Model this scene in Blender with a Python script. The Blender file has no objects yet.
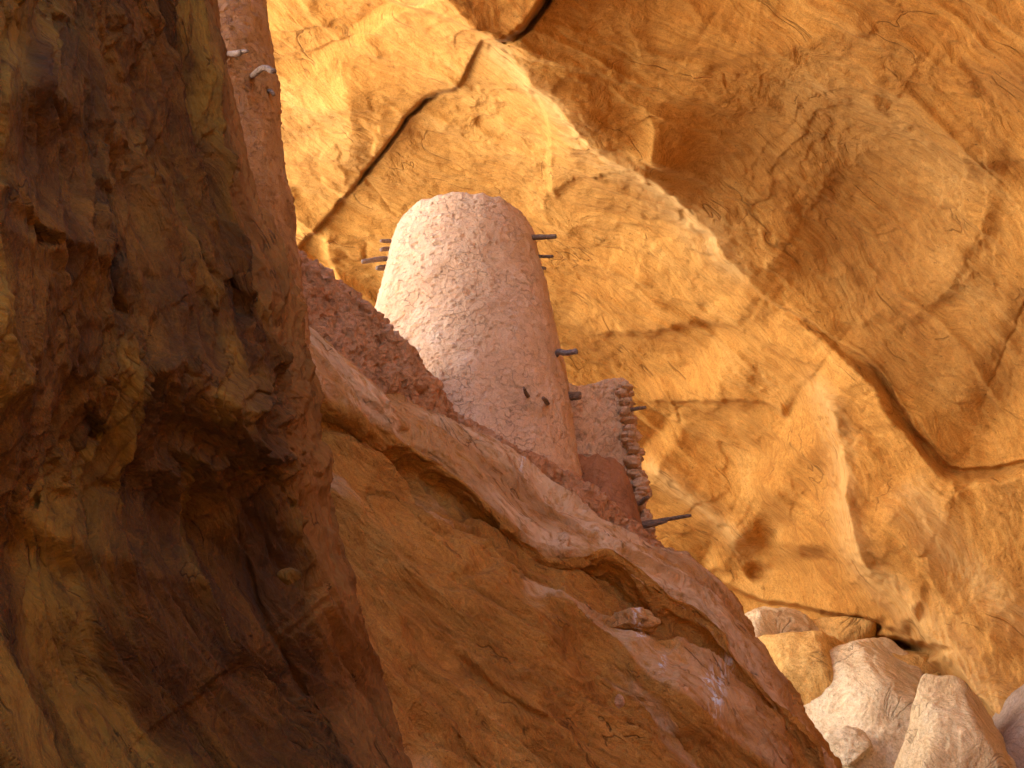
import bpy, math, random
import numpy as np
random.seed(7)
R = math.radians
sc = bpy.context.scene
col = sc.collection

# ------------------------------------------------------------------ camera
F_PX = 1422.0
PITCH = R(25)
cp, sp = math.cos(PITCH), math.sin(PITCH)
RIGHT = np.array([1., 0, 0]); UP = np.array([0, -sp, cp]); FWD = np.array([0, cp, sp])
def P(px, py, d):
    """pixel + distance along the view axis -> world"""
    px = np.asarray(px, float); py = np.asarray(py, float); d = np.asarray(d, float)
    s = (px - 512) / F_PX; t = (384 - py) / F_PX
    return (d[..., None] * (s[..., None] * RIGHT + t[..., None] * UP + FWD))
def proj(w):
    x = w @ RIGHT; y = w @ UP; z = w @ FWD
    return 512 + F_PX * x / z, 384 - F_PX * y / z
cam_d = bpy.data.cameras.new('camera'); cam = bpy.data.objects.new('camera', cam_d)
col.objects.link(cam); sc.camera = cam
cam_d.sensor_width = 36; cam_d.lens = 36 * F_PX / 1024
cam_d.clip_start = .05; cam_d.clip_end = 2000
cam.rotation_euler = (R(90) + PITCH, 0, 0)

# ------------------------------------------------------------------ noise
_rng = np.random.RandomState(11)
_perm = _rng.permutation(256).astype(np.int32); _perm = np.concatenate([_perm, _perm, _perm])
_g = _rng.normal(size=(256, 3)); _g /= np.linalg.norm(_g, axis=1)[:, None]; _g = _g.astype(np.float32)
def perlin(p):
    p = np.asarray(p, np.float32)
    i = np.floor(p).astype(np.int32); f = p - i; i &= 255
    u = f * f * f * (f * (f * 6 - 15) + 10)
    out = 0
    for dx in (0, 1):
        a = _perm[i[..., 0] + dx]; wx = u[..., 0] if dx else 1 - u[..., 0]
        for dy in (0, 1):
            b = _perm[a + i[..., 1] + dy]; wy = u[..., 1] if dy else 1 - u[..., 1]
            for dz in (0, 1):
                g = _g[_perm[b + i[..., 2] + dz]]; wz = u[..., 2] if dz else 1 - u[..., 2]
                dot = g[..., 0] * (f[..., 0] - dx) + g[..., 1] * (f[..., 1] - dy) + g[..., 2] * (f[..., 2] - dz)
                out = out + wx * wy * wz * dot
    return out * 1.6
def fbm(p, oct=5, gain=.5, lac=2.03):
    a, s, f = 1., 0., 1.
    for k in range(oct):
        s = s + a * perlin(p * f + 17.3 * k); a *= gain; f *= lac
    return s
def ridged(p, oct=4, gain=.5):
    a, s, f, w = 1., 0., 1., 1.
    for k in range(oct):
        n = 1 - np.abs(perlin(p * f + 9.1 * k)) * 1.6
        n = np.clip(n, 0, 1) ** 3
        s = s + a * n * w; w = np.clip(n * 1.6, 0, 1); a *= gain; f *= 2.1
    return s
def sstep(a, b, x):
    t = np.clip((x - a) / (b - a), 0, 1); return t * t * (3 - 2 * t)
def terrace(x, sharp=.12):
    """steps with crisp edges: peeling sheets of rock"""
    k = np.floor(x); f = x - k
    return k + sstep(.5 - sharp, .5 + sharp, f)
def fissures(q, f, w, seed=0., lo=.0, hi=.3):
    """narrow crooked clefts: the zero line of a stretched noise, broken up by a mask"""
    n = np.abs(fbm(q * f + seed, 3))
    return (1 - sstep(0, w, n)) * sstep(lo, hi, fbm(q * f * .8 + seed + 50, 2))
def frame(angle, elong, p, tilt=0):
    """coordinates stretched by elong along a streak direction lying in the picture's plane, rotated down-right by angle"""
    a = R(angle); b = R(tilt)
    s = math.cos(a) * RIGHT - math.sin(a) * UP
    s = math.cos(b) * s + math.sin(b) * FWD
    c = math.sin(a) * RIGHT + math.cos(a) * UP
    n = np.cross(s, c)
    return np.stack([p @ s / elong, p @ c, p @ n], -1)

# ------------------------------------------------------------------ polylines in the picture's plane
def dense(pts, n=60):
    pts = np.asarray(pts, float)
    return catmull(pts, n)
def catmull(pts, n):
    """resample a list of points (any dimension) by a Catmull-Rom curve, uniform in station number"""
    pts = np.asarray(pts, float); m = len(pts)
    t = np.linspace(0, m - 1, n) if np.isscalar(n) else np.asarray(n)
    i = np.clip(np.floor(t).astype(int), 0, m - 2); f = (t - i)
    sh = (len(t),) + (1,) * (pts.ndim - 1); f = f.reshape(sh)
    p0 = pts[np.clip(i - 1, 0, m - 1)]; p1 = pts[i]; p2 = pts[i + 1]; p3 = pts[np.clip(i + 2, 0, m - 1)]
    p0 = np.where((i == 0).reshape(sh), 2 * p1 - p2, p0); p3 = np.where((i == m - 2).reshape(sh), 2 * p2 - p1, p3)
    return .5 * (2 * p1 + (p2 - p0) * f + (2 * p0 - 5 * p1 + 4 * p2 - p3) * f * f + (3 * p1 - p0 - 3 * p2 + p3) * f ** 3)
def sdist(px, py, line, wob=None):
    """signed distance (positive on the left-hand side when looking along the line as drawn, y down => above/right)
    and the parameter 0..1 along it"""
    c = catmull(line, 4 * len(line)) if len(line) > 2 else np.asarray(line, float)
    best = np.full(px.shape, 1e9, np.float32); sg = np.ones(px.shape, np.float32); tt = np.zeros(px.shape, np.float32)
    m = len(c) - 1
    for k in range(m):
        a, b = c[k], c[k + 1]; e = b - a; L = e @ e + 1e-9
        u = np.clip(((px - a[0]) * e[0] + (py - a[1]) * e[1]) / L, 0, 1)
        qx = px - a[0] - u * e[0]; qy = py - a[1] - u * e[1]
        dd = np.hypot(qx, qy); s = np.sign(e[1] * (px - a[0]) - e[0] * (py - a[1]))
        q = dd < best
        best = np.where(q, dd, best); sg = np.where(q, s, sg); tt = np.where(q, (k + u) / m, tt)
    return best * np.where(sg == 0, 1, sg), tt
def env(t, a=.12):
    return sstep(0, a, t) * sstep(0, a, 1 - t)
def ridge_f(px, py, line, h, wl, wr, e=3, a=.12):
    """raised line: positive side falls off over wl, negative side over wr"""
    d, t = sdist(px, py, line)
    w = np.where(d > 0, wl, wr)
    if not np.isscalar(h): h = np.interp(t, np.linspace(0, 1, len(h)), h)
    return h * env(t, a) * np.exp(-(np.sqrt(d * d + e * e) - e) / w)
def step_f(px, py, line, h, e, w, a=.12):
    """slab edge: raised by h on the positive side, fading out over w away from the edge"""
    d, t = sdist(px, py, line)
    up = sstep(-e, e, d)
    if not np.isscalar(h): h = np.interp(t, np.linspace(0, 1, len(h)), h)
    return h * env(t, a) * up * np.exp(-np.maximum(d, 0) / w)
def groove_f(px, py, line, h, w, a=.15):
    d, t = sdist(px, py, line)
    return -h * env(t, a) * np.exp(-(d / w) ** 2)

# ------------------------------------------------------------------ meshes
def mesh_obj(name, verts, faces, mat, parent=None, smooth=True, attrs=None):
    me = bpy.data.meshes.new(name)
    verts = np.asarray(verts, np.float32); faces = np.asarray(faces, np.int32)
    me.vertices.add(len(verts)); me.vertices.foreach_set('co', verts.ravel())
    k = faces.shape[1]
    me.loops.add(faces.size); me.loops.foreach_set('vertex_index', faces.ravel())
    me.polygons.add(len(faces)); me.polygons.foreach_set('loop_start', np.arange(0, faces.size, k, dtype=np.int32))
    me.polygons.foreach_set('loop_total', np.full(len(faces), k, np.int32))
    me.polygons.foreach_set('use_smooth', np.full(len(faces), smooth, bool))
    if attrs:
        for n, v in attrs.items():
            at = me.attributes.new(n, 'FLOAT', 'POINT'); at.data.foreach_set('value', np.asarray(v, np.float32).ravel())
    me.update(calc_edges=True); me.validate()
    me.materials.append(mat)
    o = bpy.data.objects.new(name, me); col.objects.link(o)
    if parent: o.parent = parent
    return o
def gridfaces(nr, nc, wrapc=False, off=0):
    c2 = nc if wrapc else nc - 1
    i, j = np.meshgrid(np.arange(nr - 1), np.arange(c2), indexing='ij')
    a = i * nc + j; b = i * nc + (j + 1) % nc; c = (i + 1) * nc + (j + 1) % nc; d = (i + 1) * nc + j
    return np.stack([a, b, c, d], -1).reshape(-1, 4) + off
def grid_normals(W, toward=None):
    du = np.gradient(W, axis=1); dv = np.gradient(W, axis=0)
    n = np.cross(du, dv); n /= np.linalg.norm(n, axis=-1)[..., None] + 1e-12
    return n
def blurn(n, k=9, it=2):
    for _ in range(it):
        for ax in (0, 1):
            pad = [(0, 0)] * 3; pad[ax] = (k, k)
            c = np.cumsum(np.pad(n, pad, mode='edge'), axis=ax)
            hi = np.take(c, np.arange(2 * k, c.shape[ax]), axis=ax); lo = np.take(c, np.arange(0, c.shape[ax] - 2 * k), axis=ax)
            n = (hi - lo) / (2 * k)
    return n / (np.linalg.norm(n, axis=-1)[..., None] + 1e-12)
def blurn1(a, k):
    n = np.repeat(a[..., None], 1, -1)
    for _ in range(2):
        for ax in (0, 1):
            pad = [(0, 0)] * 3; pad[ax] = (k, k)
            c = np.cumsum(np.pad(n, pad, mode='edge'), axis=ax)
            n = (np.take(c, np.arange(2 * k, c.shape[ax]), axis=ax) - np.take(c, np.arange(0, c.shape[ax] - 2 * k), axis=ax)) / (2 * k)
    return n[..., 0]
def shell(name, W, back, mat, attrs=None, parent=None, coarse=8):
    """front sheet W (rows x cols x 3) + a displaced back sheet and rim: a closed solid of rock"""
    nr, nc = W.shape[:2]
    Bk = back
    r = np.unique(np.concatenate([np.arange(0, nr, coarse), [nr - 1]])); c = np.unique(np.concatenate([np.arange(0, nc, coarse), [nc - 1]]))
    # the back uses the border vertices at full resolution only as a fan of quads: keep it simple and full resolution
    V = np.concatenate([W.reshape(-1, 3), Bk.reshape(-1, 3)])
    N = nr * nc
    f = [gridfaces(nr, nc), gridfaces(nr, nc, off=N)[:, ::-1]]
    def rim(idx):
        a, b = idx[:-1], idx[1:]
        return np.stack([a, a + N, b + N, b], -1)
    top = np.arange(nc); bot = (nr - 1) * nc + np.arange(nc); le = np.arange(nr) * nc; ri = le + nc - 1
    f += [rim(top), rim(bot)[:, ::-1], rim(le)[:, ::-1], rim(ri)]
    at = None
    if attrs: at = {k: np.concatenate([np.ravel(v), np.ravel(v)]) for k, v in attrs.items()}
    return mesh_obj(name, V, np.concatenate(f), mat, parent, True, at)
def sheet(name, W, mat, attrs=None, parent=None):
    return mesh_obj(name, W.reshape(-1, 3), gridfaces(*W.shape[:2]), mat, parent, True, attrs)
def tag(o, label, cat=None, group=None, kind=None):
    o['label'] = label
    if cat: o['category'] = cat
    if group: o['group'] = group
    if kind: o['kind'] = kind
    return o
def empty(name, loc):
    o = bpy.data.objects.new(name, None); o.location = loc; col.objects.link(o); o.empty_display_size = .2
    return o
def tube(pts, rad, nseg=12, wob=.12, seed=0, ncurve=24, sag=0):
    """a stick: tapered tube along points with capped, slightly uneven ends"""
    rs = np.random.RandomState(seed)
    pts = catmull(np.asarray(pts, float), ncurve); rad = catmull(np.asarray(rad, float), ncurve)
    T = np.gradient(pts, axis=0); T /= np.linalg.norm(T, axis=1)[:, None]
    ref = np.array([0, 0, 1.]) if abs(T[0, 2]) < .8 else np.array([1., 0, 0])
    A = np.cross(T, ref); A /= np.linalg.norm(A, axis=1)[:, None]; B = np.cross(T, A)
    th = np.linspace(0, 2 * np.pi, nseg, endpoint=False)
    prof = 1 + wob * rs.normal(size=nseg) * .6
    rr = rad[:, None] * prof[None] * (1 + wob * .5 * rs.normal(size=(ncurve, nseg)))
    V = pts[:, None] + rr[..., None] * (np.cos(th)[None, :, None] * A[:, None] + np.sin(th)[None, :, None] * B[:, None])
    V = V.reshape(-1, 3)
    F = gridfaces(ncurve, nseg, True)
    caps = []
    V = np.concatenate([V, [pts[0] - T[0] * rad[0] * .3], [pts[-1] + T[-1] * rad[-1] * .35]])
    n = ncurve * nseg
    tri = []
    for j in range(nseg):
        tri.append([n, (j + 1) % nseg, j, j]); b = (ncurve - 1) * nseg
        tri.append([n + 1, b + j, b + (j + 1) % nseg, b + (j + 1) % nseg])
    return V, F, np.array(tri)
def stick(name, pts, rad, mat, parent=None, seed=0, **k):
    V, F, tri = tube(pts, rad, seed=seed, **k)
    me = bpy.data.meshes.new(name)
    fs = [list(map(int, f)) for f in F] + [[int(a), int(b), int(c)] for a, b, c, _ in tri]
    me.from_pydata([tuple(v) for v in V], [], fs); me.polygons.foreach_set('use_smooth', [True] * len(fs)); me.update()
    me.materials.append(mat)
    o = bpy.data.objects.new(name, me); col.objects.link(o)
    if parent: o.parent = parent; o.matrix_parent_inverse = __import__('mathutils').Matrix.Translation(parent.location).inverted()
    return o

# ------------------------------------------------------------------ materials
def rock_mat(name, cols, scale=1., streak=(40, 6.), bump=1., rough=.9, speck=.35, dark=None, darkamt=.0, plaster=False, pits=0., spec=.25, fine=1., stain_shade_attr=None, pale_attr=None, tint=None, pale=(.62, .5, .42)):
    m = bpy.data.materials.new(name); m.use_nodes = True
    nt = m.node_tree; N = nt.nodes; L = nt.links; N.clear()
    out = N.new('ShaderNodeOutputMaterial'); bs = N.new('ShaderNodeBsdfPrincipled'); L.new(bs.outputs[0], out.inputs[0])
    tc = N.new('ShaderNodeTexCoord')
    def mapping(sc_, rot=(0, 0, 0), src=None):
        mp = N.new('ShaderNodeMapping'); mp.inputs['Scale'].default_value = sc_; mp.inputs['Rotation'].default_value = rot
        L.new(src or tc.outputs['Object'], mp.inputs[0]); return mp.outputs[0]
    def noise(vec, s, det=6, rg=.55, dist=0., ty='FBM'):
        n = N.new('ShaderNodeTexNoise'); n.noise_dimensions = '3D'
        n.inputs['Scale'].default_value = s; n.inputs['Detail'].default_value = det; n.inputs['Roughness'].default_value = rg
        n.inputs['Distortion'].default_value = dist
        L.new(vec, n.inputs['Vector']); return n.outputs['Fac']
    def ramp(fac, stops):
        r = N.new('ShaderNodeValToRGB'); e = r.color_ramp.elements
        while len(e) < len(stops): e.new(.5)
        for k, (p_, c_) in enumerate(stops): e[k].position = p_; e[k].color = (*c_, 1) if len(c_) == 3 else c_
        L.new(fac, r.inputs[0]); return r.outputs[0]
    def math_(op, a, b=None, c=None):
        n = N.new('ShaderNodeMath'); n.operation = op
        for i, v in enumerate((a, b, c)):
            if v is None: continue
            if hasattr(v, 'links'): L.new(v, n.inputs[i])
            else: n.inputs[i].default_value = v
        return n.outputs[0]
    def mix(fac, a, b, mode='MIX'):
        n = N.new('ShaderNodeMix'); n.data_type = 'RGBA'; n.blend_type = mode
        for sock, v in ((n.inputs[0], fac), (n.inputs[6], a), (n.inputs[7], b)):
            if hasattr(v, 'links'): L.new(v, sock)
            elif isinstance(v, (int, float)): sock.default_value = v
            else: sock.default_value = (*v, 1)
        return n.outputs[2]
    # streak-aligned coordinates
    vm = N.new('ShaderNodeVectorRotate'); vm.rotation_type = 'EULER_XYZ'; vm.invert = True
    # frame whose x axis runs down-right in the picture by streak[0] degrees
    import mathutils
    a = R(streak[0])
    s = mathutils.Vector(math.cos(a) * RIGHT - math.sin(a) * UP); c = mathutils.Vector(math.sin(a) * RIGHT + math.cos(a) * UP); n3 = s.cross(c)
    M = mathutils.Matrix((s, c, n3)).transposed()
    vm.inputs['Rotation'].default_value = M.to_euler('XYZ')
    L.new(tc.outputs['Object'], vm.inputs['Vector'])
    # warp
    wn = N.new('ShaderNodeTexNoise'); wn.inputs['Scale'].default_value = .45 * scale; wn.inputs['Detail'].default_value = 3
    L.new(vm.outputs[0], wn.inputs['Vector'])
    va = N.new('ShaderNodeVectorMath'); va.operation = 'MULTIPLY_ADD'; va.inputs[1].default_value = (1.6 / scale,) * 3
    L.new(wn.outputs['Color'], va.inputs[0]); L.new(vm.outputs[0], va.inputs[2])
    flow = mapping((1 / streak[1], 1, 1), src=va.outputs[0])
    big = noise(tc.outputs['Object'], .35 * scale, 5, .6, .6)
    med = noise(flow, 1.3 * scale, 8, .62, .4)
    fin = noise(flow, 6 * scale, 8, .65, .2)
    grn = noise(tc.outputs['Object'], 38 * scale, 4, .6)
    f1 = math_('MULTIPLY_ADD', med, .55, math_('MULTIPLY', big, .45))
    f2 = math_('MULTIPLY_ADD', math_('SUBTRACT', fin, .5), .30, f1)
    c = ramp(f2, [(.30, cols[0]), (.44, cols[1]), (.54, cols[2]), (.64, cols[3]), (.74, cols[4])])
    # speckled grains
    c = mix(math_('MULTIPLY', ramp(grn, [(.35, (1, 1, 1)), (.5, (0, 0, 0))]), speck), c, tuple(x * .55 for x in cols[1]))
    # hair-fine bedding streaks and grain in the stone's own colour
    hair = noise(mapping((.5 / streak[1], 2.2, 2.2), src=va.outputs[0]), 9 * scale, 5, .7)
    c = mix(.12 if plaster else .5, c, ramp(hair, [(.36, (.62, .56, .50)), (.5, (.95, .95, .95)), (.62, (1.18, 1.2, 1.25))]), 'MULTIPLY')
    g2 = noise(tc.outputs['Object'], 90 * scale, 3, .7)
    c = mix(.4 if plaster else .7, c, ramp(g2, [(.36, (.70, .68, .66)), (.52, (1, 1, 1)), (.66, (1.15, 1.15, 1.15))]), 'MULTIPLY')
    pt = noise(tc.outputs['Object'], 22 * scale, 5, .62)
    c = mix(math_('MULTIPLY', ramp(pt, [(.30, (1, 1, 1)), (.37, (0, 0, 0))]), .35 if plaster else .6), c, tuple(x * .35 for x in cols[0]))
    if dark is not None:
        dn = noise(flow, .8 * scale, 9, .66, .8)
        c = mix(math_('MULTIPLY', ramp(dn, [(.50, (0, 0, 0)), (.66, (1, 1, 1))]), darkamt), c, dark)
    if stain_shade_attr:
        at = N.new('ShaderNodeAttribute'); at.attribute_name = stain_shade_attr
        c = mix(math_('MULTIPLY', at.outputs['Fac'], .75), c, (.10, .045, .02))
    if pale_attr:
        at = N.new('ShaderNodeAttribute'); at.attribute_name = pale_attr
        pn = noise(flow, 9 * scale, 6, .7)
        c = mix(math_('MULTIPLY', at.outputs['Fac'], ramp(pn, [(.32, (0, 0, 0)), (.52, (1, 1, 1))])), c, pale)
    if pale_attr:
        at = N.new('ShaderNodeAttribute'); at.attribute_name = 'drop'
        dn = noise(mapping((9, 9, 1.2)), 3., 4, .6)
        c = mix(math_('MULTIPLY', at.outputs['Fac'], ramp(dn, [(.5, (0, 0, 0)), (.56, (1, 1, 1))])), c, (.82, .80, .77))
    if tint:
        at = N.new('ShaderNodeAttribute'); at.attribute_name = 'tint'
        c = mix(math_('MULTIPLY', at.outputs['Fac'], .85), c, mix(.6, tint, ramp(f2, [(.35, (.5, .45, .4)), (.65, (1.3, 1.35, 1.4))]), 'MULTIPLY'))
    L.new(c, bs.inputs['Base Color'])
    bs.inputs['Roughness'].default_value = rough
    bs.inputs['Specular IOR Level'].default_value = spec
    # bump: flowing sheets + cracks + grain
    h = math_('MULTIPLY', fin, .10 / scale)
    h = math_('ADD', h, math_('MULTIPLY', noise(flow, 2.4 * scale, 7, .6, .6), .16 / scale))
    h = math_('ADD', h, math_('MULTIPLY', grn, .006 * fine / scale))
    h = math_('ADD', h, math_('MULTIPLY', noise(tc.outputs['Object'], 14 * scale, 6, .65), .03 * fine / scale))
    if not plaster:
        # thin crooked cracks: narrow band of a stretched noise
        cn = noise(flow, 1.1 * scale, 4, .5, 1.2)
        band = math_('ABSOLUTE', math_('SUBTRACT', cn, .5))
        crack = ramp(band, [(0, (0, 0, 0)), (.009, (1, 1, 1))])
        msk = ramp(noise(tc.outputs['Object'], 1.7 * scale, 3, .5), [(.53, (1, 1, 1)), (.58, (0, 0, 0))])
        ckm = math_('MAXIMUM', crack, msk)
        h = math_('ADD', h, math_('MULTIPLY', ckm, .02 / scale))
        old = bs.inputs['Base Color'].links[0].from_socket
        L.new(mix(math_('MULTIPLY', math_('SUBTRACT', 1., ckm), .65), old, tuple(x * .4 for x in cols[0])), bs.inputs['Base Color'])
    if plaster:
        vo = N.new('ShaderNodeTexVoronoi'); vo.feature = 'DISTANCE_TO_EDGE'; vo.inputs['Scale'].default_value = 5.2 * scale
        wv = N.new('ShaderNodeVectorMath'); wv.operation = 'MULTIPLY_ADD'; wv.inputs[1].default_value = (.35 / scale,) * 3
        wn2 = N.new('ShaderNodeTexNoise'); wn2.inputs['Scale'].default_value = 4 * scale; wn2.inputs['Detail'].default_value = 5
        L.new(tc.outputs['Object'], wn2.inputs['Vector']); L.new(wn2.outputs['Color'], wv.inputs[0]); L.new(tc.outputs['Object'], wv.inputs[2])
        L.new(wv.outputs[0], vo.inputs['Vector'])
        ck = ramp(vo.outputs['Distance'], [(0, (0, 0, 0)), (.022, (1, 1, 1))])
        msk = ramp(noise(tc.outputs['Object'], 2.3 * scale, 4, .6), [(.44, (0, 0, 0)), (.56, (1, 1, 1))])
        ck2 = math_('MAXIMUM', ck, msk)
        h = math_('ADD', h, math_('MULTIPLY', ck2, .035 / scale))
        old = bs.inputs['Base Color'].links[0].from_socket
        L.new(mix(math_('MULTIPLY', math_('SUBTRACT', 1., ck2), .55), old, tuple(x * .45 for x in cols[0])), bs.inputs['Base Color'])
        h = math_('ADD', h, math_('MULTIPLY', ramp(noise(tc.outputs['Object'], 9 * scale, 5, .6), [(.36, (0, 0, 0)), (.44, (1, 1, 1))]), .03 / scale))
    bp = N.new('ShaderNodeBump'); bp.inputs['Strength'].default_value = 1.; bp.inputs['Distance'].default_value = bump
    L.new(h, bp.inputs['Height']); L.new(bp.outputs[0], bs.inputs['Normal'])
    return m

M = {}
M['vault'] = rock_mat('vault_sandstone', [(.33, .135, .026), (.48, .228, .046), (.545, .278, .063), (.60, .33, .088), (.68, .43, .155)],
                      scale=.8, streak=(42, 7.), bump=.4, stain_shade_attr='stain_shade', pale_attr='pale', pale=(.70, .48, .20))
M['slope'] = rock_mat('slope_sandstone', [(.27, .10, .016), (.46, .195, .032), (.56, .26, .048), (.64, .33, .078), (.73, .45, .18)],
                      scale=1.7, streak=(44, 4.), bump=1.3, stain_shade_attr='stain_shade', pale_attr='pale', pale=(.76, .51, .29))
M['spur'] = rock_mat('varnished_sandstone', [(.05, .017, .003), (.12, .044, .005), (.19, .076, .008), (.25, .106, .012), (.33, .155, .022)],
                     scale=2.0, streak=(60, 6.), bump=1.15, dark=(.045, .017, .004), darkamt=.75, stain_shade_attr='stain_shade', pale_attr='pale', pale=(.36, .185, .022), tint=(.34, .145, .032))
M['mud'] = rock_mat('rough_mud', [(.40, .16, .055), (.55, .26, .11), (.61, .32, .15), (.66, .37, .20), (.72, .48, .30)],
                    scale=3., streak=(50, 1.3), bump=1.2, plaster=True, rough=.8)
M['plaster'] = rock_mat('mud_plaster', [(.50, .28, .15), (.61, .375, .21), (.66, .425, .25), (.70, .475, .30), (.75, .56, .39)],
                        scale=1.6, streak=(88, 1.2), bump=.34, plaster=True, rough=.85)
M['pale'] = rock_mat('pale_sandstone', [(.50, .26, .07), (.68, .40, .12), (.75, .47, .16), (.79, .53, .21), (.83, .62, .32)],
                     scale=.9, streak=(60, 2.5), bump=.7, stain_shade_attr='stain_shade')
M['bounce_rock'] = rock_mat('bounce_sandstone', [(.60, .52, .44), (.70, .63, .55), (.76, .70, .62), (.79, .74, .67), (.82, .78, .72)], scale=.6, streak=(20, 2.5), bump=.7)  # whitened for the added hill that bounces light
M['cream'] = rock_mat('lit_cream_sandstone', [(.62, .42, .22), (.76, .57, .34), (.81, .66, .43), (.84, .71, .50), (.86, .77, .60)], scale=.9, streak=(30, 2.5), bump=.8)  # raised pale to stand in for strong light on the rocks
M['tower_mud'] = rock_mat('ochre_mud', [(.26, .11, .03), (.40, .185, .055), (.47, .23, .075), (.53, .275, .10), (.74, .52, .34)], scale=2.4, streak=(85, 2.), bump=.8, plaster=True, rough=.6)
M['stub'] = rock_mat('shaded_mud', [(.22, .085, .03), (.34, .145, .06), (.40, .18, .08), (.44, .21, .10), (.50, .27, .15)], scale=3., streak=(50, 1.3), bump=.6, plaster=True)  # mud darkened to carry the shade on the stub
M['slab'] = rock_mat('slab_sandstone', [(.22, .15, .10), (.34, .25, .18), (.40, .31, .24), (.45, .36, .29), (.52, .44, .37)], scale=1.2, streak=(60, 3.), bump=.8)
M['grey'] = rock_mat('grey_sandstone', [(.50, .33, .16), (.68, .49, .26), (.76, .58, .33), (.80, .65, .41), (.84, .72, .52)],
                     scale=1.0, streak=(60, 2.5), bump=.8)
M['sand'] = rock_mat('red_sand', [(.46, .27, .13), (.56, .35, .18), (.62, .40, .21), (.67, .45, .25), (.72, .50, .30)],
                     scale=.3, streak=(0, 2), bump=.5)
def wood_mat(name, c0, c1, bump=.02):
    m = bpy.data.materials.new(name); m.use_nodes = True; nt = m.node_tree; N = nt.nodes; L = nt.links
    bs = N['Principled BSDF']; tc = N.new('ShaderNodeTexCoord')
    mp = N.new('ShaderNodeMapping'); mp.inputs['Scale'].default_value = (4, 30, 30); L.new(tc.outputs['Object'], mp.inputs[0])
    n = N.new('ShaderNodeTexNoise'); n.inputs['Scale'].default_value = 3; n.inputs['Detail'].default_value = 8; L.new(mp.outputs[0], n.inputs['Vector'])
    r = N.new('ShaderNodeValToRGB'); r.color_ramp.elements[0].position = .35; r.color_ramp.elements[1].position = .65
    r.color_ramp.elements[0].color = (*c0, 1); r.color_ramp.elements[1].color = (*c1, 1); L.new(n.outputs['Fac'], r.inputs[0])
    L.new(r.outputs[0], bs.inputs['Base Color']); bs.inputs['Roughness'].default_value = .75
    b = N.new('ShaderNodeBump'); b.inputs['Distance'].default_value = bump; L.new(n.outputs['Fac'], b.inputs['Height']); L.new(b.outputs[0], bs.inputs['Normal'])
    return m
M['wood_dark'] = wood_mat('dark_wood', (.10, .06, .035), (.26, .17, .11))
M['wood_grey'] = wood_mat('weathered_wood', (.12, .09, .08), (.27, .21, .19))
M['wood_tan'] = wood_mat('tan_wood', (.13, .075, .045), (.28, .18, .12))

# ------------------------------------------------------------------ grids
def axis(segs):
    out = []
    for k, (a, b, n) in enumerate(segs):
        out.append(np.linspace(a, b, n, endpoint=(k == len(segs) - 1)))
    return np.concatenate(out)

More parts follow.
